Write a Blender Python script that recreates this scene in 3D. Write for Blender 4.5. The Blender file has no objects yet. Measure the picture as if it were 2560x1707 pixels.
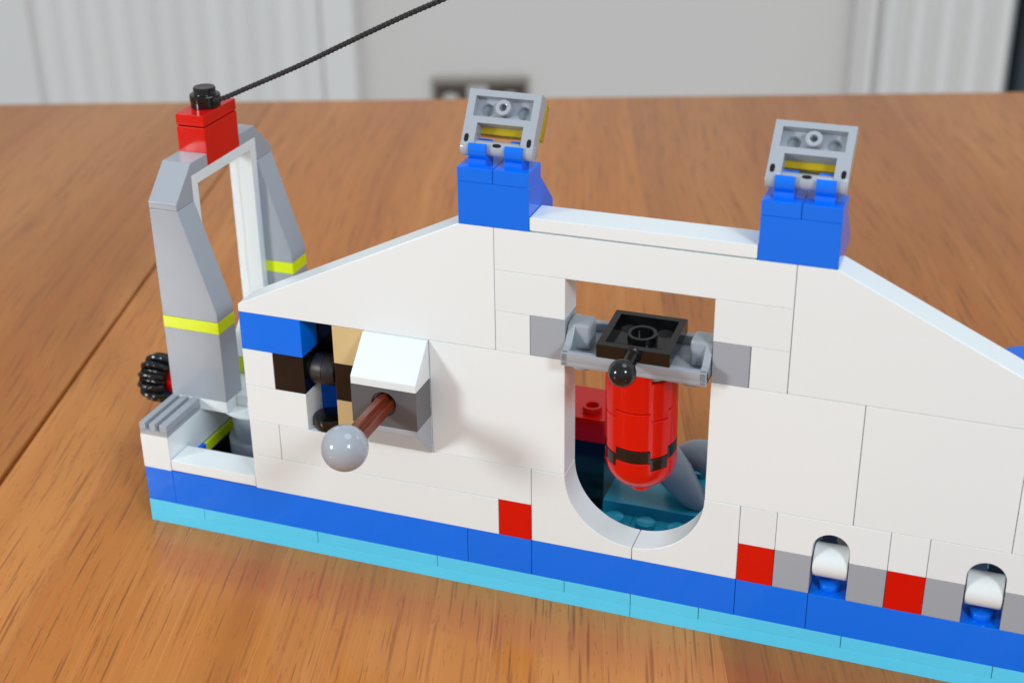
import bpy, bmesh, math, random
from mathutils import Matrix, Vector
random.seed(7)
R = math.radians
SC = bpy.context.scene
COL = SC.collection
MM = 0.001
S, P = 8.0, 3.2                      # stud pitch and plate height in millimetres

# ------------------------------------------------------------------ camera
cam_d = bpy.data.cameras.new("camera")
cam = bpy.data.objects.new("camera", cam_d); COL.objects.link(cam)
_r = Vector((0.94080996, 0.33872475, -0.01192301)).normalized()
_f = Vector((-0.30900399, 0.84274464, -0.44079248)).normalized()
_u = _r.cross(_f).normalized()
cm = Matrix((( _r.x, _u.x, -_f.x), (_r.y, _u.y, -_f.y), (_r.z, _u.z, -_f.z))).to_4x4()
cm.translation = Vector((198.077, -267.849, 206.851)) * MM
cam.matrix_world = cm
cam_d.sensor_width = 23.6
cam_d.lens = 3649.88 / 2560 * 23.6
cam_d.clip_start = 0.01; cam_d.clip_end = 50
cam_d.dof.use_dof = True
cam_d.dof.focus_distance = 0.328
cam_d.dof.aperture_fstop = 13
SC.camera = cam

# ------------------------------------------------------------------ light of the room
w = bpy.data.worlds.new("World"); SC.world = w; w.use_nodes = True
bg = w.node_tree.nodes["Background"]
bg.inputs[0].default_value = (0.93, 0.965, 1.0, 1)
bg.inputs[1].default_value = 0.46

def lamp(name, d, dist, size, energy, col, target=(0.11, 0.0, 0.05), size_y=None):
    l = bpy.data.lights.new(name, 'AREA'); l.energy = energy; l.color = col
    l.shape = 'DISK' if size_y is None else 'RECTANGLE'
    l.size = size
    if size_y: l.size_y = size_y
    o = bpy.data.objects.new(name, l); COL.objects.link(o)
    d = Vector(d).normalized(); t = Vector(target)
    o.location = t + d * dist
    o.rotation_euler = (-d).to_track_quat('-Z', 'Y').to_euler()
    return o
lamp("lamp_left", (-.68, -.68, .30), .95, .19, 3.95, (.955, .985, .99))
lamp("lamp_right", (.62, -.56, .56), 1.0, .20, 3.6, (.90, .97, 1.07))
lamp("overhead_fill", (.25, .10, 1.0), 1.9, 1.0, 8.5, (.9, .96, 1.06))  # broad overhead fill, added to lift the back wall and upper faces

SC.view_settings.view_transform = 'Standard'
SC.view_settings.look = 'None'
SC.view_settings.exposure = 0.10
SC.view_settings.gamma = 1.0
SC.cycles.max_bounces = 8
SC.cycles.use_denoising = True

# ------------------------------------------------------------------ materials
def lin(c):
    o = []
    for v in c:
        v /= 255.0
        o.append(v / 12.92 if v <= .04045 else ((v + .055) / 1.055) ** 2.4)
    return (*o, 1)

def nn(nt, t, loc=(0, 0), **k):
    n = nt.nodes.new(t); n.location = loc
    for a, b in k.items(): setattr(n, a, b)
    return n

def plastic(name, rgb, rough=.2, spec=.5, wave=.004, speck=.0, sss=0.0):
    m = bpy.data.materials.new(name); m.use_nodes = True
    nt = m.node_tree; b = nt.nodes["Principled BSDF"]; L = nt.links
    b.inputs["Roughness"].default_value = rough
    b.inputs["IOR"].default_value = 1.5
    b.inputs["Specular IOR Level"].default_value = spec
    geo = nn(nt, "ShaderNodeNewGeometry")
    # moulded surface: very faint waviness and fine scuffs
    n1 = nn(nt, "ShaderNodeTexNoise"); n1.inputs["Scale"].default_value = 160; n1.inputs["Detail"].default_value = 1.5
    L.new(geo.outputs["Position"], n1.inputs["Vector"])
    bp = nn(nt, "ShaderNodeBump"); bp.inputs["Strength"].default_value = wave; bp.inputs["Distance"].default_value = .002
    L.new(n1.outputs["Fac"], bp.inputs["Height"]); L.new(bp.outputs[0], b.inputs["Normal"])
    n2 = nn(nt, "ShaderNodeTexNoise"); n2.inputs["Scale"].default_value = 420; n2.inputs["Detail"].default_value = 4
    L.new(geo.outputs["Position"], n2.inputs["Vector"])
    mr = nn(nt, "ShaderNodeMapRange"); mr.inputs[1].default_value = .35; mr.inputs[2].default_value = .75
    mr.inputs[3].default_value = rough; mr.inputs[4].default_value = rough + .025
    L.new(n2.outputs["Fac"], mr.inputs[0]); L.new(mr.outputs[0], b.inputs["Roughness"])
    # each brick a hair lighter or darker than its neighbour
    oi = nn(nt, "ShaderNodeObjectInfo")
    hv = nn(nt, "ShaderNodeHueSaturation"); hv.inputs["Color"].default_value = lin(rgb)
    mv = nn(nt, "ShaderNodeMapRange"); mv.inputs[3].default_value = .97; mv.inputs[4].default_value = 1.03
    L.new(oi.outputs["Random"], mv.inputs[0]); L.new(mv.outputs[0], hv.inputs["Value"])
    L.new(hv.outputs[0], b.inputs["Base Color"])
    return m

M = {}
M['white'] = plastic("white_plastic", (233, 241, 241), .17)
M['blue'] = plastic("blue_plastic", (2, 114, 240), .12, .4)
M['azure'] = plastic("azure_plastic", (92, 214, 250), .16)
M['red'] = plastic("red_plastic", (212, 12, 2), .13, .4)
M['gray'] = plastic("light_grey_plastic", (162, 170, 178), .13)
M['dgray'] = plastic("dark_grey_plastic", (92, 94, 98), .15)
M['black'] = plastic("black_plastic", (17, 17, 18), .12)
M['rubber'] = plastic("worn_black_plastic", (30, 30, 32), .42, wave=.12)
M['lime'] = plastic("lime_plastic", (226, 246, 0), .17)
M['tan'] = plastic("tan_plastic", (214, 190, 138), .2)
M['brown'] = plastic("red_brown_plastic", (112, 46, 26), .22)
M['teal'] = plastic("teal_plastic", (38, 150, 178), .2)
M['mgray'] = plastic("mid_grey_plastic", (140, 148, 158), .2)
M['trim'] = plastic("white_paint", (246, 245, 242), .4)

def trans(name, rgb):
    m = bpy.data.materials.new(name); m.use_nodes = True
    b = m.node_tree.nodes["Principled BSDF"]
    b.inputs["Base Color"].default_value = lin(rgb); b.inputs["Roughness"].default_value = .06
    b.inputs["Transmission Weight"].default_value = .45; b.inputs["IOR"].default_value = 1.5
    return m
M['yellow'] = trans("clear_yellow_plastic", (222, 194, 2))

def wall_mat():
    m = bpy.data.materials.new("wall_paint"); m.use_nodes = True
    nt = m.node_tree; b = nt.nodes["Principled BSDF"]
    b.inputs["Roughness"].default_value = .7
    n = nn(nt, "ShaderNodeTexNoise"); n.inputs["Scale"].default_value = 2.2
    r = nn(nt, "ShaderNodeValToRGB")
    r.color_ramp.elements[0].color = lin((230, 226, 221)); r.color_ramp.elements[1].color = lin((238, 235, 230))
    nt.links.new(n.outputs["Fac"], r.inputs[0]); nt.links.new(r.outputs[0], b.inputs["Base Color"])
    return m
M['wall'] = wall_mat()
M['steel'] = plastic("brushed_metal", (166, 158, 148), .35)
M['brownplate'] = plastic("dark_brown_insert", (86, 74, 64), .4)
M['dark'] = plastic("dark_slate", (58, 70, 80), .5)
M['socketwhite'] = plastic("socket_white", (214, 212, 210), .3)

def wood_mat():
    m = bpy.data.materials.new("oak_wood"); m.use_nodes = True
    nt = m.node_tree; L = nt.links; b = nt.nodes["Principled BSDF"]
    tc = nn(nt, "ShaderNodeTexCoord"); oi = nn(nt, "ShaderNodeObjectInfo")
    off = nn(nt, "ShaderNodeVectorMath", operation='SCALE'); off.inputs[0].default_value = (3.1, 7.7, 5.3)
    L.new(oi.outputs["Random"], off.inputs["Scale"])
    add = nn(nt, "ShaderNodeVectorMath", operation='ADD'); L.new(tc.outputs["Object"], add.inputs[0]); L.new(off.outputs[0], add.inputs[1])
    # bend the grain a little
    nb = nn(nt, "ShaderNodeTexNoise"); nb.inputs["Scale"].default_value = 6.0; nb.inputs["Detail"].default_value = 1
    L.new(add.outputs[0], nb.inputs["Vector"])
    sb = nn(nt, "ShaderNodeVectorMath", operation='SUBTRACT'); L.new(nb.outputs["Color"], sb.inputs[0]); sb.inputs[1].default_value = (.5, .5, .5)
    sc = nn(nt, "ShaderNodeVectorMath", operation='MULTIPLY'); L.new(sb.outputs[0], sc.inputs[0]); sc.inputs[1].default_value = (.018, 0, 0)
    co = nn(nt, "ShaderNodeVectorMath", operation='ADD'); L.new(add.outputs[0], co.inputs[0]); L.new(sc.outputs[0], co.inputs[1])
    def mapped(sx, sy, seed=0):
        v = nn(nt, "ShaderNodeVectorMath", operation='MULTIPLY_ADD')
        L.new(co.outputs[0], v.inputs[0]); v.inputs[1].default_value = (sx, sy, sx); v.inputs[2].default_value = (seed * 3.7, seed * 1.9, 0)
        return v.outputs[0]
    def noise(sx, sy, det=2, seed=0, rough=.5):
        n = nn(nt, "ShaderNodeTexNoise", noise_dimensions='3D'); n.inputs["Scale"].default_value = 1
        n.inputs["Detail"].default_value = det; n.inputs["Roughness"].default_value = rough
        L.new(mapped(sx, sy, seed), n.inputs["Vector"]); return n.outputs["Fac"]
    def mix(a, bcol, fac, mode='MIX'):
        x = nn(nt, "ShaderNodeMix", data_type='RGBA', blend_type=mode)
        for s, v in ((6, a), (7, bcol)):
            if isinstance(v, tuple): x.inputs[s].default_value = v
            else: L.new(v, x.inputs[s])
        if isinstance(fac, float): x.inputs[0].default_value = fac
        else: L.new(fac, x.inputs[0])
        return x.outputs[2]
    def rng(v, a, bb, c=0., d=1., smooth=True):
        r = nn(nt, "ShaderNodeMapRange", interpolation_type='SMOOTHSTEP' if smooth else 'LINEAR')
        L.new(v, r.inputs[0])
        for i, q in enumerate((a, bb, c, d)): r.inputs[i + 1].default_value = q
        return r.outputs[0]
    # broad tone, annual bands, fine fibre
    base = mix(lin((178, 116, 60)), lin((192, 134, 82)), rng(noise(22, 1.6, 2, 1), .35, .65))
    base = mix(base, lin((150, 88, 46)), rng(noise(60, 1.4, 3, 2, .6), .47, .74, 0, .5))
    base = mix(base, lin((206, 148, 96)), rng(noise(420, 4, 2, 3), .5, .75, 0, .25))
    base = mix(base, lin((186, 92, 40)), rng(noise(1300, 14, 2, 4), .58, .74, 0, .42))
    base = mix(base, lin((212, 160, 112)), rng(noise(1700, 10, 2, 7), .6, .75, 0, .25))
    # tiny pepper
    base = mix(base, lin((150, 92, 52)), rng(noise(1500, 220, 1, 5), .62, .72, 0, .4))
    # open pores: long thin dark flecks
    poremask = None
    for i, (w_, asp, th) in enumerate(((3.6, 30, .13), (4.3, 26, .13), (3.0, 36, .13), (5.2, 28, .125), (2.2, 34, .12), (2.6, 24, .10))):
        v = nn(nt, "ShaderNodeTexVoronoi", voronoi_dimensions='2D', feature='F1'); v.inputs["Scale"].default_value = 1
        L.new(mapped(1000 / w_, 1000 / w_ / asp, 11 + i), v.inputs["Vector"])
        k = rng(v.outputs["Distance"], th * .25, th, 1, 0)
        # only some cells carry a fleck, some fainter than others
        sep = nn(nt, "ShaderNodeSeparateColor"); L.new(v.outputs["Color"], sep.inputs[0])
        mu = nn(nt, "ShaderNodeMath", operation='MULTIPLY'); L.new(k, mu.inputs[0]); L.new(rng(sep.outputs[0], .1, .8, .25, 1), mu.inputs[1])
        if poremask is None: poremask = mu.outputs[0]
        else:
            mx = nn(nt, "ShaderNodeMath", operation='MAXIMUM'); L.new(poremask, mx.inputs[0]); L.new(mu.outputs[0], mx.inputs[1]); poremask = mx.outputs[0]
    dens = rng(noise(18, 4, 2, 9), .3, .6, .5, 1)
    pm = nn(nt, "ShaderNodeMath", operation='MULTIPLY'); L.new(poremask, pm.inputs[0]); L.new(dens, pm.inputs[1])
    ps = nn(nt, "ShaderNodeMath", operation='MULTIPLY'); L.new(pm.outputs[0], ps.inputs[0]); ps.inputs[1].default_value = .58
    base = mix(base, lin((110, 60, 34)), ps.outputs[0])
    # plank to plank tone
    base = mix(base, (1.04, .93, .64, 1), 1.0, 'MULTIPLY')
    hs = nn(nt, "ShaderNodeHueSaturation"); L.new(base, hs.inputs["Color"])
    L.new(rng(oi.outputs["Random"], 0, 1, .98, 1.02, False), hs.inputs["Value"])
    L.new(mix(hs.outputs[0], oi.outputs["Color"], 1.0, 'MULTIPLY'), b.inputs["Base Color"])
    bp = nn(nt, "ShaderNodeBump"); bp.inputs["Strength"].default_value = .25; bp.inputs["Distance"].default_value = .0002; bp.invert = True
    L.new(pm.outputs[0], bp.inputs["Height"]); L.new(bp.outputs[0], b.inputs["Normal"])
    b.inputs["Roughness"].default_value = .17
    b.inputs["Specular IOR Level"].default_value = .36
    return m
M['wood'] = wood_mat()

# ------------------------------------------------------------------ mesh helpers (all in millimetres)
def finish(name, bm, mat, parent=None, smooth=35, loc=None, weighted=False):
    for v in bm.verts: v.co *= MM
    bmesh.ops.recalc_face_normals(bm, faces=bm.faces)
    me = bpy.data.meshes.new(name); bm.to_mesh(me); bm.free()
    if mat: me.materials.append(M[mat])
    if smooth:
        me.polygons.foreach_set("use_smooth", [True] * len(me.polygons))
        if weighted:                          # rounded edges shade softly, big faces stay flat
            acc = [Vector((0, 0, 0)) for _ in me.vertices]
            for p_ in me.polygons:
                for vi in p_.vertices: acc[vi] += p_.normal * p_.area
            me.normals_split_custom_set_from_vertices([a.normalized() for a in acc])
        else: me.set_sharp_from_angle(angle=R(smooth))
    return link(name, me, parent, loc)

def link(name, me, parent=None, loc=None):
    o = bpy.data.objects.new(name, me); COL.objects.link(o)
    if parent is not None: o.parent = parent
    if loc is not None: o.location = Vector(loc) * MM
    return o

def tag(o, label, cat, group=None):
    o['label'] = label; o['category'] = cat
    if group: o['group'] = group
    return o

def thing(name, label, cat, loc=(0, 0, 0), group=None):
    o = bpy.data.objects.new(name, None); COL.objects.link(o)
    o.empty_display_size = .01
    o.location = Vector(loc) * MM
    return tag(o, label, cat, group)

def bevel(bm, off, seg=2, ang=20):
    es = [e for e in bm.edges if len(e.link_faces) == 2 and e.calc_face_angle(0) > R(ang)]
    bmesh.ops.bevel(bm, geom=es, offset=off, segments=seg, profile=.5, affect='EDGES', clamp_overlap=True)

def addbox(bm, a, b):
    c = [(a[i] + b[i]) / 2 for i in range(3)]; s = [abs(b[i] - a[i]) for i in range(3)]
    return bmesh.ops.create_cube(bm, size=1, matrix=Matrix.Translation(c) @ Matrix.Diagonal((*s, 1)))['verts']

_cache = {}
def box(name, a, b, mat, parent, bev=.16):
    """a block from corner a to corner b; alike blocks share their mesh"""
    s = tuple(round(abs(b[i] - a[i]), 4) for i in range(3))
    c = [(a[i] + b[i]) / 2 for i in range(3)]
    key = (s, mat, bev)
    if key in _cache: return link(name, _cache[key], parent, c)
    bm = bmesh.new(); addbox(bm, [-v / 2 for v in s], [v / 2 for v in s])
    if bev: bevel(bm, bev)
    o = finish(name, bm, mat, parent, loc=c, weighted=bool(bev)); _cache[key] = o.data
    return o

def sb(name, x0, x1, y0, y1, z0, z1, mat, parent, gap=.05, gz=.02, bev=.12):
    """block given in studs and plates, with the hairline clearance between bricks"""
    o = box(name, (x0 * S + gap, y0 * S + gap * .3, z0 * P + gz), (x1 * S - gap, y1 * S - gap, z1 * P - gz), mat, parent, bev)
    if name in ('brick', 'wall_panel') and y0 == 0:      # bricks never sit perfectly flush
        ln = max(x1 - x0, 1)
        o.location.y += random.uniform(0, .05) * MM
        o.rotation_euler = (random.uniform(-.003, .003) / max(1, (z1 - z0) / 3), 0, random.uniform(-.006, .006) / ln)
    return o

def prism(name, poly, lo, hi, axis, mat, parent, bev=.16, smooth=30, seg=2, ang=25):
    """polygon (two coordinates) pushed along axis: 'y' takes (x,z), 'x' takes (y,z), 'z' takes (x,y)"""
    bm = bmesh.new()
    def pt(p, t):
        return {'y': (p[0], t, p[1]), 'x': (t, p[0], p[1]), 'z': (p[0], p[1], t)}[axis]
    A = [bm.verts.new(pt(p, lo)) for p in poly]; B = [bm.verts.new(pt(p, hi)) for p in poly]
    n = len(poly)
    bm.faces.new(A); bm.faces.new(B[::-1])
    for i in range(n): bm.faces.new((A[i], B[i], B[(i + 1) % n], A[(i + 1) % n]))
    bmesh.ops.recalc_face_normals(bm, faces=bm.faces)
    if bev: bevel(bm, bev, seg, ang)
    return finish(name, bm, mat, parent, smooth, weighted=bool(bev))

def addlathe(bm, prof, n=40, mat4=Matrix()):
    rings = []
    for r, z in prof:
        if r < 1e-6: rings.append([bm.verts.new(mat4 @ Vector((0, 0, z)))])
        else: rings.append([bm.verts.new(mat4 @ Vector((r * math.cos(2 * math.pi * i / n), r * math.sin(2 * math.pi * i / n), z))) for i in range(n)])
    for a, b in zip(rings, rings[1:]):
        for i in range(n):
            j = (i + 1) % n
            if len(a) == 1 and len(b) == 1: continue
            if len(a) == 1: bm.faces.new((a[0], b[i], b[j]))
            elif len(b) == 1: bm.faces.new((a[i], b[0], a[j]))
            else: bm.faces.new((a[i], b[i], b[j], a[j]))
    return rings

def lathe(name, prof, mat, parent, m4=Matrix(), n=40, smooth=35):
    bm = bmesh.new(); addlathe(bm, prof, n, m4)
    return finish(name, bm, mat, parent, smooth)

def cylp(r, z0, z1, b=.15, r0=0.):
    """closed cylinder profile with softened rims"""
    return [(r0, z0), (r - b, z0), (r - b * .3, z0 + b * .3), (r, z0 + b), (r, z1 - b), (r - b * .3, z1 - b * .3), (r - b, z1), (r0, z1)]

RX = Matrix.Rotation(R(90), 4, 'Y')          # lathe axis z -> x
RYm = Matrix.Rotation(R(90), 4, 'X')         # lathe axis z -> -y
T = Matrix.Translation
STUD = None
def stud(x, y, z, mat, parent):
    key = ('stud', mat)
    if key not in _cache:
        o = lathe('stud', cylp(2.4, 0, 1.7, .2), mat, parent, n=32); _cache[key] = o.data; o.location = Vector((x, y, z)) * MM; return o
    return link('stud', _cache[key], parent, (x, y, z))

# ------------------------------------------------------------------ setting: the wall of the room
EA = R(19.9)
EU = Vector((math.cos(EA), math.sin(EA), 0)); EV = Vector((-math.sin(EA), math.cos(EA), 0))
def room(o):                                  # objects laid out along u (the wall), v (away), z
    o.rotation_euler = (0, 0, EA); return o
bm = bmesh.new(); addbox(bm, (-1500, 1900, -760), (1500, 1960, 1500))
wallo = room(finish('wall', bm, 'wall', None)); wallo['kind'] = 'structure'

def radiator(name, label, u0, u1, r0, r1, pitch, front, depth, bulge, gp):
    t = room(thing(name, label, 'radiator', group='radiators on the wall'))
    box('panel', (u0, front + bulge, -700), (u1, front + depth, -150), 'trim', t, 3)
    k = 0; u = r0
    while u + pitch <= r1 + .1:
        n = 10
        poly = [(u + gp + (pitch - 2 * gp) * i / n, front + bulge - bulge * math.sin(math.pi * i / n) ** .6) for i in range(n + 1)]
        poly = poly + [(u + pitch - gp, front + bulge + 3), (u + gp, front + bulge + 3)]
        key = (label, 'rib')
        if key not in _cache:
            o = prism('rib', [(x - u, y) for x, y in poly], -690, -160, 'z', 'trim', t, 0, 40); _cache[key] = o.data; o.location.x = u * MM
        else: link('rib', _cache[key], t, (u, 0, 0))
        u += pitch
    # flat margins stand as proud as the ribs
    for a, b in ((u0, r0 - 2), (u, u1)):
        if b - a > 5: box('side_cover', (a, front + 1, -695), (b, front + bulge - .5, -155), 'trim', t, 2)
    return t
radiator('radiator', 'white radiator with narrow ribs at left behind the table', -1050, -144, -622, -190, 36.0, 1830, 65, 12, 2.2)
radiator('radiator', 'white radiator with wide rounded ribs at right behind the table', 612, 832, 622, 832, 42.0, 1780, 110, 30, 6.0)
t = room(thing('wall_socket', 'dark metal double socket with white inserts low on the wall', 'socket'))
box('face_plate', (-34, 1891, -512), (118, 1899.5, -424), 'steel', t, 2)
box('insert', (-28, 1888.5, -506), (112, 1891.5, -433), 'brownplate', t, 1)
box('switch', (22, 1884, -470), (54, 1889, -435), 'socketwhite', t, 1.5)
for uu in (-4, 88):
    lathe('outlet', [(0, 0), (13, 0), (14, -2), (14, -4)], 'socketwhite', t, T((uu, 1885, -458)) @ Matrix.Rotation(R(-90), 4, 'X'))
t = room(thing('dark_cabinet', 'dark slate cabinet side beyond the right radiator', 'cabinet'))
box('side_panel', (838, 1770, -760), (1400, 1898, 300), 'dark', t, 2)
box('plinth', (842, 1768, -760), (1395, 1769.5, -700), 'dark', t, .3)

# ------------------------------------------------------------------ the table: oak planks
tab = thing('table', 'oak plank table top under the toy brick model', 'table', (0, 0, 0))
VE = 370.5
class Seam:
    def __init__(s, x, y, ang, gap, bev):
        s.p = Vector((x, y)); s.d = Vector((math.cos(R(ang)), math.sin(R(ang)))); s.gap = gap; s.bev = bev; s.ang = R(ang)
    def at_y(s, y, off): return Vector((s.p.x + off + (y - s.p.y) / s.d.y * s.d.x, y, 0))
    def at_edge(s, off):                      # where the seam meets the far table edge
        q = s.p + Vector((off, 0)); t_ = (VE - (q.x * EV.x + q.y * EV.y)) / (s.d.x * EV.x + s.d.y * EV.y)
        q = q + s.d * t_; return Vector((q.x, q.y, 0))
TIGHT = (.012, .02)
seams = [Seam(-71.5 - 400, 78, 106, *TIGHT), Seam(-71.5 - 268, 78, 106, *TIGHT), Seam(-71.5 - 136, 78, 106.2, *TIGHT), Seam(-71.2, 78, 106.1, 1.6, .3),
         Seam(65, 249, 108.7, *TIGHT), Seam(65 + 131, 249, 108.7, *TIGHT), Seam(65 + 262, 249, 109, *TIGHT), Seam(65 + 400, 249, 109, *TIGHT), Seam(65 + 530, 249, 109, *TIGHT)]
for k, (a, b) in enumerate(zip(seams, seams[1:])):
    na, nb_, fb, fa = a.at_y(-420, a.gap), b.at_y(-420, -b.gap), b.at_edge(-.012), a.at_edge(.012)
    org = (na + nb_) / 2; sa_ = (a.ang + b.ang) / 2
    rot = Matrix.Rotation(-(sa_ - R(90)), 3, 'Z')
    poly = [rot @ (q - org) for q in (na, nb_, fb, fa)]
    bm = bmesh.new()
    A = [bm.verts.new((q.x, q.y, 0)) for q in poly]; B = [bm.verts.new((q.x, q.y, -26)) for q in poly]
    bm.faces.new(A); bm.faces.new(B[::-1])
    for i in range(4): bm.faces.new((A[i], B[i], B[(i + 1) % 4], A[(i + 1) % 4]))
    bmesh.ops.recalc_face_normals(bm, faces=bm.faces)
    bm.edges.ensure_lookup_table()
    for i0, i1, off in ((3, 0, a.bev), (1, 2, b.bev), (2, 3, .8)):
        es = [e for e in bm.edges if {e.verts[0], e.verts[1]} == {A[i0], A[i1]}] if A[i0].is_valid and A[i1].is_valid else []
        if es and off > .1 and i0 == 2: bmesh.ops.bevel(bm, geom=es, offset=off, segments=3, affect='EDGES'); break
    if a.bev > .1 or b.bev > .1:
        want = -1 if a.bev > .1 else 1
        es = [e for e in bm.edges if abs(e.verts[0].co.z) < .01 and abs(e.verts[1].co.z) < .01 and abs(e.verts[0].co.y - e.verts[1].co.y) > 100 and (e.verts[0].co.x + e.verts[1].co.x) * want > 0]
        bmesh.ops.bevel(bm, geom=es, offset=.3, segments=2, affect='EDGES')
    o = finish('plank', bm, 'wood', tab, 50, org); o.rotation_euler = (0, 0, sa_ - R(90))
    o.color = ((1, 1, 1, 1), (.93, .92, .9, 1), (.90, .89, .89, 1), (1.08, 1.07, 1.02, 1), (.88, .83, .76, 1), (.95, .92, .88, 1), (.94, .93, .92, 1), (1, 1, 1, 1))[k]   # each board was cut from another tree
addb = box('underlay', (-420, -410, -31), (330, 250, -27), 'wood', tab, 0)

# ------------------------------------------------------------------ the toy: base, hull and wall
W = thing('toy_brick_model', 'white and blue toy brick wall with a rounded window on an azure base', 'toy model')

def plates(z0, z1, joints, mat, name, y1=8):
    for a, b in zip(joints, joints[1:]): sb(name, a, b, 0, y1, z0, z1, mat, W, gz=.008, bev=.07)
plates(0, 1, [0, 16, 32], 'azure', 'base_plate')
# upper plates of the base: front row is one stud deep, the floor behind is teal
for a, b in zip([0, 2, 6, 10, 14, 16, 18, 22, 26, 30], [2, 6, 10, 14, 16, 18, 22, 26, 30, 32]):
    sb('plate', a, b, 0, 2, 1, 2, 'azure', W, gap=.07, gz=.008, bev=.07)
for a, b in ((4, 9), (9, 15), (15, 21), (21, 27), (27, 32)): sb('floor_plate', a, b, 2, 4, 1, 2, 'teal', W)
for a, b in ((4, 10), (10, 18), (18, 26), (26, 32)): sb('floor_plate', a, b, 4, 7, 1, 3, 'teal', W)
for xx in range(13, 19):
    for yy in (2, 3): stud(xx * S + 4, yy * S + 4, 2 * P, 'teal', W)
for xx in (14, 15, 16, 17):
    stud(xx * S + 4, 6.4 * S, 3 * P, 'teal', W)
# blue course
for a, b in zip([0, 1, 11, 13, 19, 21, 29], [1, 11, 13, 19, 21, 29, 32]):
    sb('brick', a, b, 0, 8 if a == 0 else 1, 2, 5, 'blue', W)
# first white course with red and grey accents
sb('brick', 4, 12, 0, 1, 5, 8, 'white', W)
for x, m in ((12, 'red'), (19, 'red'), (20, 'gray'), (22, 'gray'), (23, 'red'), (24, 'gray'), (26, 'gray'), (27, 'red'), (28, 'gray')):
    sb('brick', x, x + 1, 0, 1, 5, 8, m, W)
sb('brick', 29, 32, 0, 1, 5, 11, 'white', W)
sb('brick', 4, 5, 0, 1, 8, 11, 'white', W); sb('brick', 5, 13, 0, 1, 8, 11, 'white', W)
for x in (19, 23, 27): sb('brick', x, x + 1, 0, 1, 8, 11, 'white', W)
# small round-topped openings
def arch(x):
    pts = [(x * S + .05, 8 * P + .03), (x * S + 8, 8 * P + .03)]
    cx, cz, r = x * S + 12, 8.72 * P, 4.0
    for i in range(21):
        a = math.pi - math.pi * i / 20; pts.append((cx + r * math.cos(a), cz + r * math.sin(a)))
    pts += [(x * S + 16, 8 * P + .03), (x * S + 24 - .05, 8 * P + .03), (x * S + 24 - .05, 11 * P - .03), (x * S + .05, 11 * P - .03)]
    prism('arch_brick', pts, .02, 7.95, 'y', 'white', W, .14)
arch(20); arch(24); arch(28) if False else sb('brick', 28, 29, 0, 1, 8, 11, 'white', W)
# the big rounded window sill: two inverted arch halves
def sill(sgn):
    cx, cz, r = 16 * S, 11 * P, 16.0
    pts = []
    for i in range(25):
        a = math.pi + (math.pi / 2) * i / 24
        pts.append((cx + r * math.cos(a), cz + r * math.sin(a)))
    pts[-1] = (cx - .07, cz - r)
    pts += [(cx - .07, 5 * P + .03), (13 * S + .05, 5 * P + .03), (13 * S + .05, 11 * P - .03)]
    pts[0] = (14 * S, 11 * P - .03)
    if sgn > 0: pts = [(2 * cx - x, z) for x, z in pts]
    prism('arch_brick', pts, .02, 7.95, 'y', 'white', W, .22)
sill(-1); sill(1)
# big smooth panels
for a, b in ((10, 14), (18, 22), (22, 26)): sb('wall_panel', a, b, 0, 1, 11, 20, 'white', W, gap=.07)
for z in (11, 14, 17): sb('brick', 26, 32, 0, 1, z, z + 3, 'white', W)
# left end of the wall
sb('brick', 4, 6, 0, 1, 11, 14, 'white', W)
sb('brick', 4, 5, 0, 1, 14, 17, 'white', W)
sb('brick', 5, 6, 0, 1, 14, 17, 'black', W)
sb('brick', 4, 6, 0, 1, 17, 20, 'blue', W)
sb('brick', 7, 8, 0, 1, 11, 14, 'tan', W); sb('brick', 7, 8, 0, 1, 14, 17, 'black', W); sb('brick', 7, 8, 0, 1, 17, 20, 'tan', W)
sb('brick', 8, 10, 0, 1, 11, 20, 'white', W)
lathe('round_tile', cylp(3.9, 0, 3.0, .25), 'black', W, T((6.5 * S, .5 * S, 11 * P)))
lathe('connector_pin', [(0, 0), (2.5, 0), (2.5, .6), (3.3, .9), (3.75, 1.6), (3.8, 4), (3.7, 4.05), (3.8, 4.15), (3.75, 6.4), (3.3, 7.1), (2.5, 7.4), (2.5, 8), (0, 8)], 'rubber', W, T((6 * S, 4.2, 15.7 * P)) @ RX)
sb('brick', 5, 9, 1.7, 2.3, 5, 14.2, 'blue', W)
sb('brick', 5, 9, 1.02, 2.3, 17, 20, 'black', W); sb('brick', 5.2, 9, 1.1, 2.3, 14.25, 17, 'black', W)
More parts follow.
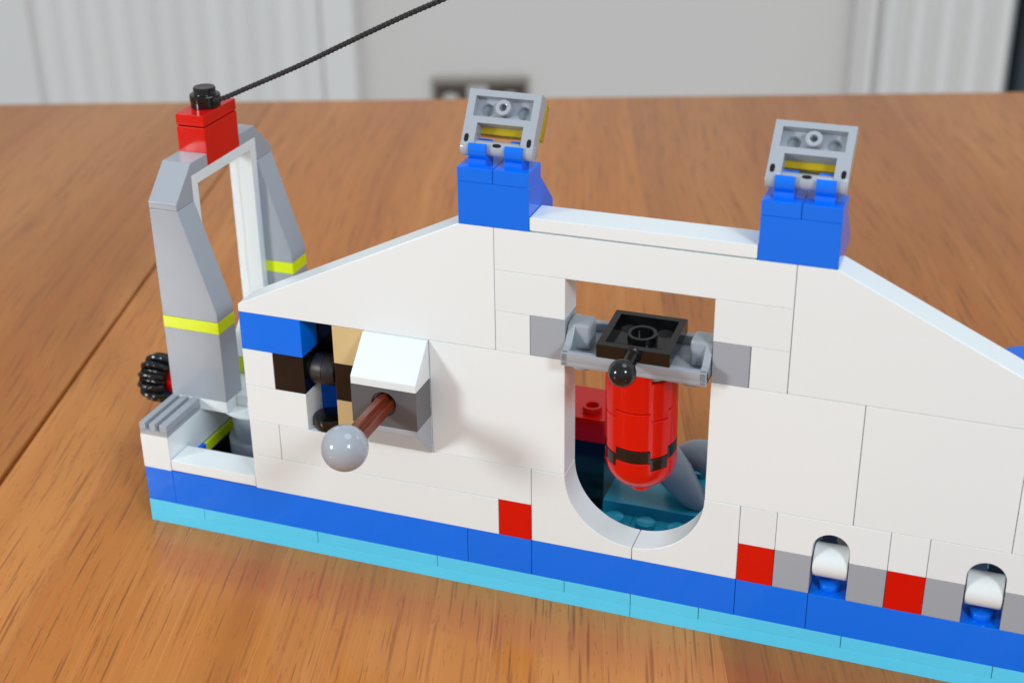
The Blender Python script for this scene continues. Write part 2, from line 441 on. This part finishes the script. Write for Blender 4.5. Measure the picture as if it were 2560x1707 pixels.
# turret round the lever
prism('slope_brick', [(-.02, 20 * P - .03), (-.02, 17 * P + .03), (-S + .05, 17 * P + .03), (-S + .05, 17.62 * P), (-.5, 20 * P - .03)], 8 * S + .05, 10 * S - .05, 'x', 'white', W)
def holed(x0, x1, y0, y1, z0, z1, cx, cz, r, mat, parent, name, bore_y, inner=.8):
    """block whose front face carries a real round bore"""
    bm = bmesh.new(); n = 32
    outer = []
    for i in range(n):                       # rim of the block with vertices matched to the circle
        a = 2 * math.pi * (i + .5) / n; c, s_ = math.cos(a), math.sin(a)
        tx = ((x1 if c > 0 else x0) - cx) / c; tz = ((z1 if s_ > 0 else z0) - cz) / s_
        k = min(tx, tz); outer.append((cx + c * k, cz + s_ * k))
    for q in ((x0, z0), (x1, z0), (x1, z1), (x0, z1)):
        j = min(range(n), key=lambda i: (outer[i][0] - q[0]) ** 2 + (outer[i][1] - q[1]) ** 2); outer[j] = q
    circ = [(cx + r * math.cos(2 * math.pi * (i + .5) / n), cz + r * math.sin(2 * math.pi * (i + .5) / n)) for i in range(n)]
    O = [bm.verts.new((x, y0, z)) for x, z in outer]; B = [bm.verts.new((x, y1, z)) for x, z in outer]
    I0 = [bm.verts.new((x, y0, z)) for x, z in circ]
    step = min(.9, (bore_y - y0) * .3)
    Ia = [bm.verts.new((x, y0 + step, z)) for x, z in circ]
    Ib = [bm.verts.new((cx + (x - cx) * inner, y0 + step, cz + (z - cz) * inner)) for x, z in circ]
    I1 = [bm.verts.new((cx + (x - cx) * inner, bore_y, cz + (z - cz) * inner)) for x, z in circ]
    for i in range(n):
        j = (i + 1) % n
        bm.faces.new((O[i], O[j], I0[j], I0[i])); bm.faces.new((O[i], B[i], B[j], O[j]))
        bm.faces.new((I0[i], I0[j], Ia[j], Ia[i])); bm.faces.new((Ia[i], Ia[j], Ib[j], Ib[i])); bm.faces.new((Ib[i], Ib[j], I1[j], I1[i]))
    bm.faces.new(I1)
    if bore_y < y1: bm.faces.new(B)
    bmesh.ops.recalc_face_normals(bm, faces=bm.faces)
    return finish(name, bm, mat, parent, 30)
holed(8 * S + .05, 10 * S - .05, -S + .05, -.02, 14 * P + .03, 17 * P - .03, 9 * S, 15.8 * P, 3.05, 'dgray', W, 'holed_brick', -.6)
prism('inverted_slope_brick', [(-.02, 14 * P - .03), (-S + .05, 14 * P - .03), (-S + .05, 13.55 * P), (-.5, 11 * P + .03), (-.02, 11 * P + .03)], 8 * S + .05, 10 * S - .05, 'x', 'gray', W)
# the long sloping shoulders
def shoulder(f):
    pts = [(4 * S + .05, 20 * P + .03), (12 * S - .06, 20 * P + .03), (12 * S - .06, 29 * P - .03), (11 * S - .2, 29 * P - .03), (4 * S + .05, 20.62 * P)]
    if f: pts = [(32 * S - x, z) for x, z in pts]
    prism('long_slope_brick', pts, .02, 7.95, 'y', 'white', W, .18)
shoulder(0); shoulder(1)
# around the hanging bag
sb('brick', 12, 13, 0, 1, 20, 23, 'white', W); sb('brick', 13, 14, 0, 1, 20, 23, 'gray', W)
sb('brick', 18, 19, 0, 1, 20, 23, 'gray', W, gap=.09); sb('brick', 19, 20, 0, 1, 20, 23, 'white', W)
sb('brick', 12, 14, 0, 1, 23, 26, 'white', W); sb('brick', 18, 20, 0, 1, 23, 26, 'white', W)
sb('brick', 12, 20, 0, 1, 26, 29, 'white', W)
def tile(x0, x1, y0, y1, z0, mat, name='tile'):
    bm = bmesh.new()
    addbox(bm, (x0 * S + .08, y0 * S + .05, z0 * P + .35), (x1 * S - .08, y1 * S - .05, z0 * P + P - .02)); bevel(bm, .09)
    addbox(bm, (x0 * S + .4, y0 * S + .4, z0 * P + .01), (x1 * S - .4, y1 * S - .4, z0 * P + .35))
    return finish(name, bm, mat, W, 25, weighted=True)
tile(13, 19, 0, 1, 29, 'white')
# blue lamp posts on top of the wall, with clip plates
for x in (11, 19):
    prism('slope_brick', [(.02, 29 * P + .03), (.02, 32 * P - .02), (8.0, 32 * P - .02), (16 - .1, 29.65 * P), (16 - .1, 29 * P + .03)], x * S + .05, x * S + 16 - .05, 'x', 'blue', W)
    for k in (0, 1):
        pl = sb('clip_plate', x + k, x + k + 1, 0, 1, 32, 33, 'blue', W, gap=.06)
        bm = bmesh.new()                       # open ring clip gripping the lamp bar, on a short foot
        cy, cz = 4.0, 108.7; n = 26; ri, ro = 1.68, 2.5
        a0, a1 = R(140), R(394)
        x0_, x1_ = (x + k + .5) * S - 1.95, (x + k + .5) * S + 1.95
        ring = []
        for i in range(n + 1):
            a = a0 + (a1 - a0) * i / n
            ca, sa = math.cos(a), math.sin(a)
            ring.append([bm.verts.new((xx, cy + rr * ca, cz + rr * sa)) for xx in (x0_, x1_) for rr in (ri, ro)])
        for p_, q_ in zip(ring, ring[1:]):
            bm.faces.new((p_[0], p_[1], q_[1], q_[0])); bm.faces.new((p_[2], q_[2], q_[3], p_[3]))
            bm.faces.new((p_[1], p_[3], q_[3], q_[1])); bm.faces.new((p_[0], q_[0], q_[2], p_[2]))
        for e_ in (ring[0], ring[-1]): bm.faces.new((e_[0], e_[1], e_[3], e_[2]))
        bevel(bm, .12, 1, 50)
        addbox(bm, (x0_ + .02, cy - 2.42, 33 * P - .3), (x1_ - .02, cy + 2.2, cz - 1.7))
        c = finish('clip', bm, 'blue', pl)
        c.matrix_parent_inverse = Matrix.Translation(-pl.location)
# low corner at the left end
sb('brick', 0, 1, 0, 8, 5, 8, 'white', W)
bm = bmesh.new()
addbox(bm, (.1, .05, 8 * P + .03), (7.9, 15.9, 8 * P + 1.3))
for xa, xb in ((.1, 1.75), (2.95, 4.65), (5.85, 7.9)): addbox(bm, (xa, .05, 8 * P + 1.2), (xb, 15.9, 9 * P))
finish('grille_tile', bm, 'gray', W)
tile(1, 4, 0, 1, 5, 'white')
sb('plate', 0, 2, 2, 8, 8, 9, 'white', W)
sb('floor_plate', 1, 4, 1, 7, 1, 3, 'black', W)
sb('plate', 1, 1.12, 1.9, 6, 4.1, 5, 'lime', W)
sb('brick', 1, 1.12, 1, 6, 3.02, 4.1, 'black', W)
sb('plate', 1, 1.12, 1, 1.9, 4.1, 5, 'blue', W)
lathe('round_brick', cylp(7.9, 2 * P, 5.1 * P, .4) , 'gray', W, T((2.45 * S, 3.05 * S, 0)))
lathe('round_brick', cylp(6.6, 5.1 * P, 7.6 * P, .4), 'gray', W, T((2.45 * S, 3.05 * S, 0)))
lathe('turntable', [(0, 7.55 * P), (10.4, 7.55 * P), (11.2, 7.8 * P), (11.3, 8.0 * P), (0, 8.0 * P)], 'white', W, T((2.5 * S, 3.35 * S, 0)), n=56)
sb('plate', 2, 4, 2.6, 8, 8, 9, 'white', W)
lathe('clip', cylp(2.2, 8 * P, 9.05 * P, .3), 'white', W, T((2.85 * S, 2.35 * S, 0)))
sb('brick', 1, 2, 4, 5.5, 9, 10.6, 'lime', W)
prism('slope_brick', [(3.95 * S, 10.6 * P), (5.5 * S, 10.6 * P), (5.5 * S, 13 * P), (4.9 * S, 13 * P)], 1 * S, 2 * S, 'x', 'white', W)
# what shows through the window
sb('brick', 10, 14, 4, 6, 2, 8, 'black', W)
for z in (8, 9): sb('plate', 11, 14, 4, 6, z, z + 1, 'red', W)
lathe('hollow_stud', [(0, .3), (1.6, .3), (1.6, 1.65), (1.75, 1.8), (2.3, 1.8), (2.45, 1.65), (2.45, 0)], 'red', W, T((13.45 * S, 4.5 * S, 10 * P)))
lathe('hollow_stud', [(0, .3), (1.6, .3), (1.6, 1.65), (1.75, 1.8), (2.3, 1.8), (2.45, 1.65), (2.45, 0)], 'red', W, T((12.45 * S, 4.5 * S, 10 * P)))
for xa, m in ((20.1, 'teal'), (20.55, 'gray'), (21.0, 'dgray'), (21.45, 'tan'), (22.0, 'dgray'), (24.2, 'white'), (24.65, 'tan'), (25.1, 'gray'), (25.55, 'dgray'), (26.0, 'teal')):
    sb('brick', xa, xa + .42, 2.2, 2.8, 2, 11, m, W)

# curved grey tail pieces lying on the floor behind the window
def horn(name, pts, rad, flat, parent, mat='mgray', n=18):
    bm = bmesh.new(); rings = []
    P3 = [Vector(p) for p in pts]; m = len(P3)
    def cat(i, t):
        a, b, c, d = (P3[max(0, min(m - 1, i + k))] for k in (-1, 0, 1, 2))
        return .5 * ((2 * b) + (-a + c) * t + (2 * a - 5 * b + 4 * c - d) * t * t + (-a + 3 * b - 3 * c + d) * t ** 3)
    path = []
    for i in range(m - 1):
        for k in range(8): path.append((cat(i, k / 8), (i + k / 8) / (m - 1)))
    path.append((P3[-1], 1.0))
    for i, (p, t) in enumerate(path):
        d = (path[min(i + 1, len(path) - 1)][0] - path[max(i - 1, 0)][0]).normalized()
        sx = d.cross(Vector((0, 1, 0))).normalized(); sy = d.cross(sx).normalized()
        k = t * (len(rad) - 1); j = min(int(k), len(rad) - 2); r = rad[j] + (rad[j + 1] - rad[j]) * (k - j)
        rings.append([bm.verts.new(p + sx * r * math.cos(2 * math.pi * q / n) + sy * r * flat * math.sin(2 * math.pi * q / n)) for q in range(n)])
    for a, b in zip(rings, rings[1:]):
        for q in range(n): bm.faces.new((a[q], a[(q + 1) % n], b[(q + 1) % n], b[q]))
    bm.faces.new(rings[0]); bm.faces.new(rings[-1][::-1])
    return finish(name, bm, mat, parent, 60)
tail = thing('toy_tail', 'curved grey tail blades lying behind the rounded window', 'toy part', (16 * S, 5 * S, 3 * P))
def shiftloc(l): return [(x - 16 * S, y - 5 * S, z - 3 * P) for x, y, z in l]
horn('tail_blade', [(-14, 0, 9), (-8, -1.5, 16.5), (-3.5, -2.5, 13.2), (1.2, -3.5, 8.2), (5.5, -4.2, 3.2), (8.5, -4.6, .6)], [3.2, 4.6, 4.9, 4.6, 3.4, 1.6], .85, tail)
horn('tail_blade', [(-2, 5.5, 2.5), (2.4, 5.0, 8.4), (7.5, 4.2, 9.6), (13, 3.2, 6.0), (19, 2.0, 1.5)], [2.2, 4.0, 4.6, 4.2, 2.2], .85, tail)
# rounded blue cover behind the right shoulder
prism('slope_brick', [(25.05 * S, 16 * P), (25.05 * S, 19.6 * P), (25.12 * S, 19.9 * P), (25.3 * S, 20.12 * P), (29 * S, 22.3 * P), (29 * S, 16 * P)], 2.6 * S, 4.6 * S, 'y', 'blue', W, .3)
lathe('column', cylp(7, 3 * P, 16.2 * P, .3), 'dgray', W, T((27.35 * S, 3 * S, 0)))

# ------------------------------------------------------------------ rollers in the small arches
for i, x in enumerate((21, 25)):
    stud((x + .5) * S, 4, 5 * P, 'blue', W)
    t = thing('toy_roller', ('white roller in the small arch nearest the rounded window', 'white roller in the small arch nearest the right edge')[i], 'roller', ((x + .5) * S, 4, 7.15 * P), 'white rollers in the arches')
    lathe('drum', [(0, -3.85), (3.2, -3.85), (3.6, -3.7), (3.75, -3.3), (3.75, 3.3), (3.6, 3.7), (3.2, 3.85), (0, 3.85)], 'white', t, RX, n=48)
    lathe('axle', cylp(1.5, -4.3, 4.3, .2), 'white', t, RX)

# ------------------------------------------------------------------ floodlights
def floodlight(x, label, lean):
    t = thing('toy_floodlight', label, 'toy lamp', ((x + 1) * S, 4.0, 108.7), 'tilted floodlights on the wall')
    t.rotation_euler = (R(-lean), 0, 0)         # local z runs up the panel, local y points away from the camera
    bm = bmesh.new()
    F, Bk = -1.75, 1.55
    addbox(bm, (-7.95, F, 4.9), (7.95, Bk, 6.3))                          # cross bar
    addbox(bm, (-7.95, F, 10.65), (7.95, Bk, 12.0))                       # top bar
    for s_ in (-1, 1):
        addbox(bm, (s_ * 7.95, F, 6.3), (s_ * 6.35, Bk, 10.65))
        addbox(bm, (s_ * 7.95, F, .0), (s_ * 5.1, Bk, 4.9))
    finish('panel', bm, 'gray', t, 25)
    for s_ in (-1, 1):                                                    # sunk floor with a stud socket in each half
        holed(( 0 if s_ > 0 else -6.35), (6.35 if s_ > 0 else 0), .25, Bk - .05, 6.3, 10.65, s_ * 4.0, 8.2, 1.45, 'gray', t, 'floor', 1.52, .92)
    bm = bmesh.new()
    addlathe(bm, cylp(1.6, -5.2, 5.2, .1), 32, RX)
    for s_ in (-1, 1):
        addlathe(bm, cylp(1.85, min(s_ * 8.0, s_ * 5.05), max(s_ * 8.0, s_ * 5.05), .15), 32, RX)
    finish('bar', bm, 'gray', t)
    lathe('tube', [(0, -.2), (.8, -.2), (.8, -1.95), (1.0, -2.05), (1.55, -2.05), (1.7, -1.9), (1.7, .3)], 'gray', t, T((0, 0, 8.5)) @ Matrix.Rotation(R(-90), 4, 'X'))
    for cx, cz, hx, hz, yy in ((-6.9, 1.5, .5, .9, F), (6.9, 1.5, .5, .9, F), (0, .35, .95, .42, -1.58)):  # black ovals laid on the surface as the shade inside small holes
        bm = bmesh.new(); n = 20; e = 2.6
        ring = []
        for i in range(n):
            a = 2 * math.pi * i / n; c, s2 = math.cos(a), math.sin(a)
            ring.append((cx + hx * math.copysign(abs(c) ** (2 / e), c), cz + hz * math.copysign(abs(s2) ** (2 / e), s2)))
        a_ = [bm.verts.new((q[0], yy - .03, q[1])) for q in ring]; b_ = [bm.verts.new((q[0], yy + .3, q[1])) for q in ring]
        bm.faces.new(a_)
        for i in range(n): bm.faces.new((a_[i], b_[i], b_[(i + 1) % n], a_[(i + 1) % n]))
        finish('slot_shade', bm, 'black', t)
    for s_ in (-1, 1): lathe('stud', [(2.4, 0), (2.4, 1.45), (2.25, 1.6), (0, 1.6)], 'gray', t, T((s_ * 4, Bk - .05, 8.2)) @ Matrix.Rotation(R(-90), 4, 'X'))
    bm = bmesh.new(); addbox(bm, (-7.9, Bk + .1, 3.4), (7.9, Bk + 3.2, 11.4)); bevel(bm, .3, 2)
    finish('lens', bm, 'yellow', t)
    return t
floodlight(11, 'tilted grey floodlight panel with yellow lens on the left blue post', 33)
floodlight(19, 'tilted grey floodlight panel with yellow lens on the right blue post', 44)

# ------------------------------------------------------------------ lever with the ball end
t = thing('ball_lever', 'brown cross axle lever with light grey ball sticking out of the turret', 'lever', (9 * S, -3.5 * S, 15.72 * P))
lathe_r = 5.08
prof = [(0, -lathe_r)] + [(lathe_r * math.sin(math.pi * i / 28), -lathe_r * math.cos(math.pi * i / 28)) for i in range(1, 28)] + [(0, lathe_r)]
lathe('ball', prof, 'gray', t, n=56, smooth=60)
gd = Vector((-.30, -.86, -.28)).normalized() * (lathe_r - .02)
gm = T(gd) @ gd.to_track_quat('Z', 'Y').to_matrix().to_4x4()
lathe('mould_mark', [(0, .05), (.14, .05), (.2, .0), (.28, .0), (.34, .08), (.42, .08), (.46, -.05)], 'gray', t, gm, n=20)
a_, b_ = 2.35, .92
cross = [(a_, -b_), (a_, b_), (b_, b_), (b_, a_), (-b_, a_), (-b_, b_), (-a_, b_), (-a_, -b_), (-b_, -b_), (-b_, -a_), (b_, -a_), (b_, -b_)]
ca, sa = math.cos(R(10)), math.sin(R(10))
ax = prism('cross_axle', [(x * ca - z * sa, x * sa + z * ca) for x, z in cross], 3.0, 27.0, 'y', 'brown', t, .16, 40)

# ------------------------------------------------------------------ bag hanging in the window
bag = thing('hanging_bag', 'red and black toy punch bag hanging from a grey rocker in the window', 'toy bag', (16 * S, 4.0, 69.7))
bag.rotation_euler = (R(4), 0, 0)
bm = bmesh.new()
addbox(bm, (-15.85, -7.9, -4.5), (15.85, 7.9, -3.4)); 
addbox(bm, (-15.85, -7.9, -3.5), (15.85, -6.4, -1.25)); addbox(bm, (-15.85, 6.4, -3.5), (15.85, 7.9, -1.25))
bevel(bm, .15)
rock = finish('rocker_plate', bm, 'gray', bag)
for s_ in (-1, 1):
    xo, xi = s_ * 15.85, s_ * 14.2
    yz = [(-7.9, -4.4), (7.9, -4.4), (7.9, -1.25), (6.2, -1.0), (4.4, .9), (3.2, 2.3), (1.9, 2.85), (-1.2, 2.85), (-2.3, 2.5), (-3.3, 1.2), (-5.2, -.9), (-7.0, -1.25), (-7.9, -1.25)]
    e = prism('end_wall', yz, min(xo, xi), max(xo, xi), 'x', 'gray', rock, .25, 50)
    bm = bmesh.new(); addbox(bm, (s_ * 15.8, -2.4, -3.5), (s_ * 10.9, 2.6, 2.82)); bevel(bm, .8, 4)
    finish('bearing_block', bm, 'gray', rock, 60)
    lathe('pin', cylp(2.4, 15.0, 17.6, .2), 'gray', rock, RX if s_ > 0 else Matrix.Rotation(R(-90), 4, 'Y'))
    for sx in (4, 12):
        for sy in (-4, 4):
            lathe('stud', cylp(2.4, -6.1, -4.4, .2), 'gray', rock, T((s_ * sx, sy, 0)), n=28)
# black plate lying upside down on the rocker
bm = bmesh.new()
zt = 1.9
addbox(bm, (-7.95, -7.7, -1.2), (7.95, 7.95, -.2))
addbox(bm, (-7.95, -7.7, -.2), (7.95, -6.2, zt)); addbox(bm, (-7.95, 6.45, -.2), (7.95, 7.95, zt))
addbox(bm, (-7.95, -6.2, -.2), (-6.45, 6.45, zt)); addbox(bm, (6.45, -6.2, -.2), (7.95, 6.45, zt))
coup = finish('coupling_plate', bm, 'black', bag)
lathe('tube', [(2.4, -.2), (2.4, zt - .35), (2.5, zt - .25), (3.15, zt - .25), (3.25, zt - .35), (3.25, -.25)], 'black', coup, T((0, .1, 0)), n=40)
for sx in (-4, 4):
    for sy in (-4, 4):
        lathe('stud_socket', [(1.75, -.16), (1.6, -.12), (1.5, -.15), (0, -.17)], 'rubber', coup, T((sx, sy + .1, 0)), n=24)
lathe('ball_neck', [(2.1, 7.4), (1.75, 7.9), (1.6, 8.6), (1.55, 13.8)], 'black', coup, T((0, 0, .3)) @ RYm)
rb = 2.95
prof = [(0, -rb)] + [(rb * math.sin(math.pi * i / 22), -rb * math.cos(math.pi * i / 22)) for i in range(1, 22)] + [(0, rb)]
lathe('coupling_ball', prof, 'black', coup, T((0, -15.6, .75)), n=44, smooth=60)

# round bricks with interlocking tabs at 45 degrees
def tabz(a, drop):
    d = (math.degrees(a) - 45) % 90
    d = min(d, 90 - d)
    return -drop if d < 15.5 else 0.0
def round_brick(name, zt, zb, mat, top_tab, bot_tab, r=7.95, n=360):
    bm = bmesh.new()
    def zprof(top):
        out = []
        for i in range(n):
            a = 2 * math.pi * (i + .25) / n
            out.append((a, (zt - .1 + (tabz(a, 2.0) if top_tab else 0)) if top else (zb + .1 + (tabz(a, 2.0) if bot_tab else 0))))
        return out
    tp, bt = zprof(True), zprof(False)
    def ring(lst, rr, dz): return [bm.verts.new((rr * math.cos(a), rr * math.sin(a), z + dz)) for a, z in lst]
    rg = [ring(tp, r - 3.5, 0), ring(tp, r - .18, 0), ring(tp, r, -.18), ring(bt, r, .18), ring(bt, r - .18, 0), ring(bt, r - 3.5, 0)]
    for a, b in zip(rg, rg[1:]):
        for i in range(n): bm.faces.new((a[i], a[(i + 1) % n], b[(i + 1) % n], b[i]))
    return finish(name, bm, mat, bag, 35)
round_brick('round_brick', -4.5, -14.1, 'red', True, True)
round_brick('round_brick', -14.1, -23.7, 'red', True, True)
round_brick('round_plate', -23.7, -26.9, 'black', True, True)
lathe('core', cylp(6.0, -31, -5, .2), 'black', bag)
bm = bmesh.new(); n = 360
rings = []
tp = [(2 * math.pi * (i + .25) / n) for i in range(n)]
rings.append([bm.verts.new((4.5 * math.cos(a), 4.5 * math.sin(a), -26.97 + tabz(a, 2.0))) for a in tp])
rings.append([bm.verts.new((7.77 * math.cos(a), 7.77 * math.sin(a), -26.97 + tabz(a, 2.0))) for a in tp])
rings.append([bm.verts.new((7.95 * math.cos(a), 7.95 * math.sin(a), -27.15 + tabz(a, 2.0))) for a in tp])
for k in range(13):
    th = (math.pi / 2) * k / 12 * .86
    rr, zz = 7.95 * math.cos(th), -29.6 - 7.0 * math.sin(th)
    rings.append([bm.verts.new((rr * math.cos(a), rr * math.sin(a), zz)) for a in tp])
for a, b in zip(rings, rings[1:]):
    for i in range(n): bm.faces.new((a[i], a[(i + 1) % n], b[(i + 1) % n], b[i]))
bm.faces.new(rings[-1])
finish('dome', bm, 'red', bag, 40)
lathe('tip', cylp(2.3, -37.9, -36.0, .25), 'red', bag)

# ------------------------------------------------------------------ gantry crane at the left end
G = thing('toy_crane', 'grey crane gantry with white frame, lime bands and red head', 'toy crane', (S, 5 * S, 9 * P))
def g(o): o.matrix_parent_inverse = Matrix.Translation(-G.location); return o
for y0, y1, f in ((2, 3, False), (7, 8, True)):
    g(sb('leg_base', 0, 2, y0, y1, 9, 15, 'gray', G)); g(sb('band', 0, 2, y0, y1, 15, 16, 'lime', G))
    g(prism('leg', [(.05, 16 * P + .03), (15.95, 16 * P + .03), (15.95, 16.75 * P), (8.0, 25 * P - .03), (.05, 25 * P - .03)], y0 * S + .03, y1 * S - .05, 'y', 'gray', G, .2))
    yz = [(2 * S + .03, 25 * P + .03), (3 * S - .05, 25 * P + .03), (3 * S - .05, 27 * P + .03), (4 * S - .05, 27 * P + .03), (4 * S - .05, 28 * P), (3 * S + .2, 28 * P), (2 * S + .03, 25.55 * P)]
    if f: yz = [(10 * S - a, b) for a, b in yz]
    g(prism('shoulder', yz, .05, 7.95, 'x', 'gray', G))
    # frame jamb, stepped in depth
    j0, j1, j2 = (3 * S + .03, 3.33 * S, 3.2 * S) if not f else (7 * S - .03, 6.65 * S, 6.8 * S)
    g(prism('jamb', [(7.9, j0), (7.9, j1), (3.8, j1), (3.4, j2), (.3, j2), (.3, j0)], 9 * P + 2.4, 26.15 * P, 'z', 'white', G, .12))
g(box('lintel', (.3, 3 * S + .03, 26.15 * P), (7.9, 7 * S - .03, 27 * P - .03), 'white', G, .12))
g(box('sill', (.3, 3 * S + .03, 9 * P + .03), (7.9, 7 * S - .03, 9 * P + 2.4), 'white', G, .12))
g(sb('head_brick', 0, 1, 4, 6, 27, 30, 'red', G))
bm = bmesh.new(); addbox(bm, (.05, 4 * S + .03, 30 * P + .3), (7.95, 6 * S - .03, 31 * P)); bevel(bm, .16); addbox(bm, (.4, 4 * S + .35, 30 * P - .02), (7.6, 6 * S - .35, 30 * P + .5))
g(finish('head_tile', bm, 'red', G, weighted=True))
g(lathe('cord_anchor', [(0, 0), (3.6, 0), (3.74, .15), (3.74, 1.5), (3.84, 1.55), (3.86, 1.7), (3.86, 2.95), (3.65, 3.15), (2.85, 3.2), (2.8, 3.3), (2.8, 4.7), (2.6, 4.95), (2.0, 5.0), (1.2, 4.9), (0, 4.95)], 'black', G, T((.52 * S, 5.0 * S, 31 * P))))

# ------------------------------------------------------------------ braided cord
def cord():
    pts = [(x * S, y * S, z * P) for x, y, z in ((.95, 4.8, 31.7), (1.17, 4.75, 31.82), (1.65, 4.67, 32.33), (2.18, 4.58, 32.96), (3.22, 4.41, 34.17), (4.56, 4.17, 35.77), (5.86, 3.94, 37.42), (6.95, 3.74, 38.8), (7.86, 3.56, 39.93), (8.6, 3.41, 40.82), (9.4, 3.25, 41.76), (12, 2.8, 44.9), (16, 2.4, 49.8), (22, 2, 57.4))]
    P3 = [Vector(p) for p in pts]; m = len(P3)
    path = []
    for i in range(m - 1):
        a, b, c, d = (P3[max(0, min(m - 1, i + k))] for k in (-1, 0, 1, 2))
        nsub = max(4, int((c - b).length / .13))
        for k in range(nsub):
            t = k / nsub
            path.append(.5 * ((2 * b) + (-a + c) * t + (2 * a - 5 * b + 4 * c - d) * t * t + (-a + 3 * b - 3 * c + d) * t ** 3))
    o = thing('cord', 'black braided cord running up from the crane head', 'cord', P3[0])
    for s_ in range(6):
        bm = bmesh.new(); rings = []
        ph = 2 * math.pi * (s_ // 2) / 3 + (math.pi / 3 if s_ % 2 else 0); dr = 1 if s_ % 2 else -1
        L_ = 0
        for i, p in enumerate(path):
            q = path[min(i + 1, len(path) - 1)]; pr = path[max(0, i - 1)]
            d = (q - pr).normalized(); L_ += (p - pr).length
            sx = d.cross(Vector((0, 1, 0))).normalized(); sy = d.cross(sx)
            a = ph + dr * L_ * 2 * math.pi / 4.2
            rr = .37 + .07 * math.cos(3 * a + (0 if dr > 0 else math.pi))
            c = p + sx * rr * math.cos(a) + sy * rr * math.sin(a)
            rings.append([bm.verts.new(c - P3[0] + (sx * math.cos(b) + sy * math.sin(b)) * .285) for b in (0, 1.257, 2.513, 3.77, 5.027)])
        for a, b in zip(rings, rings[1:]):
            for q in range(5): bm.faces.new((a[q], a[(q + 1) % 5], b[(q + 1) % 5], b[q]))
        finish('strand', bm, 'rubber', o, 0)
        o.children[-1].data.polygons.foreach_set("use_smooth", [True] * len(o.children[-1].data.polygons))
cord()

# ------------------------------------------------------------------ gear on the far side of the left end
t = thing('toy_gear', 'black toothed gear on a red pin beside the crane', 'gear', (-2.35 * S + 2.3, 4.4 * S, 6.8 * P - .5))
bm = bmesh.new(); nt_ = 12; n = nt_ * 12
prof = [(-4.0, .0, .0), (-4.0, .62, 0), (-3.95, .78, .5), (-3.7, .88, 1), (-2.6, .97, 1), (-1.2, 1.0, 1), (-.28, 1.0, 1), (-.12, .955, .9), (.12, .955, .9), (.28, 1.0, 1), (1.2, 1.0, 1), (2.6, .97, 1), (3.7, .88, 1), (3.95, .78, .5), (4.0, .62, 0), (4.0, 0, 0)]
rings = []
for xx, rr, k in prof:
    if rr == 0: rings.append([bm.verts.new((xx, 0, 0))]); continue
    rg = []
    for i in range(n):
        a = 2 * math.pi * i / n
        tooth = max(-1, min(1, 1.6 * math.cos(nt_ * a)))
        r = 6.8 * rr * (1 + .15 * k * (tooth - 1))
        rg.append(bm.verts.new((xx, r * math.cos(a), r * math.sin(a))))
    rings.append(rg)
for a, b in zip(rings, rings[1:]):
    for i in range(n):
        j = (i + 1) % n
        if len(a) == 1: bm.faces.new((a[0], b[i], b[j]))
        elif len(b) == 1: bm.faces.new((a[i], a[j], b[0]))
        else: bm.faces.new((a[i], a[j], b[j], b[i]))
finish('toothed_wheel', bm, 'black', t, 45)
lathe('pin', cylp(3.6, 3.8, 16.4, .3), 'red', t, RX)

print("objects", len(bpy.data.objects))
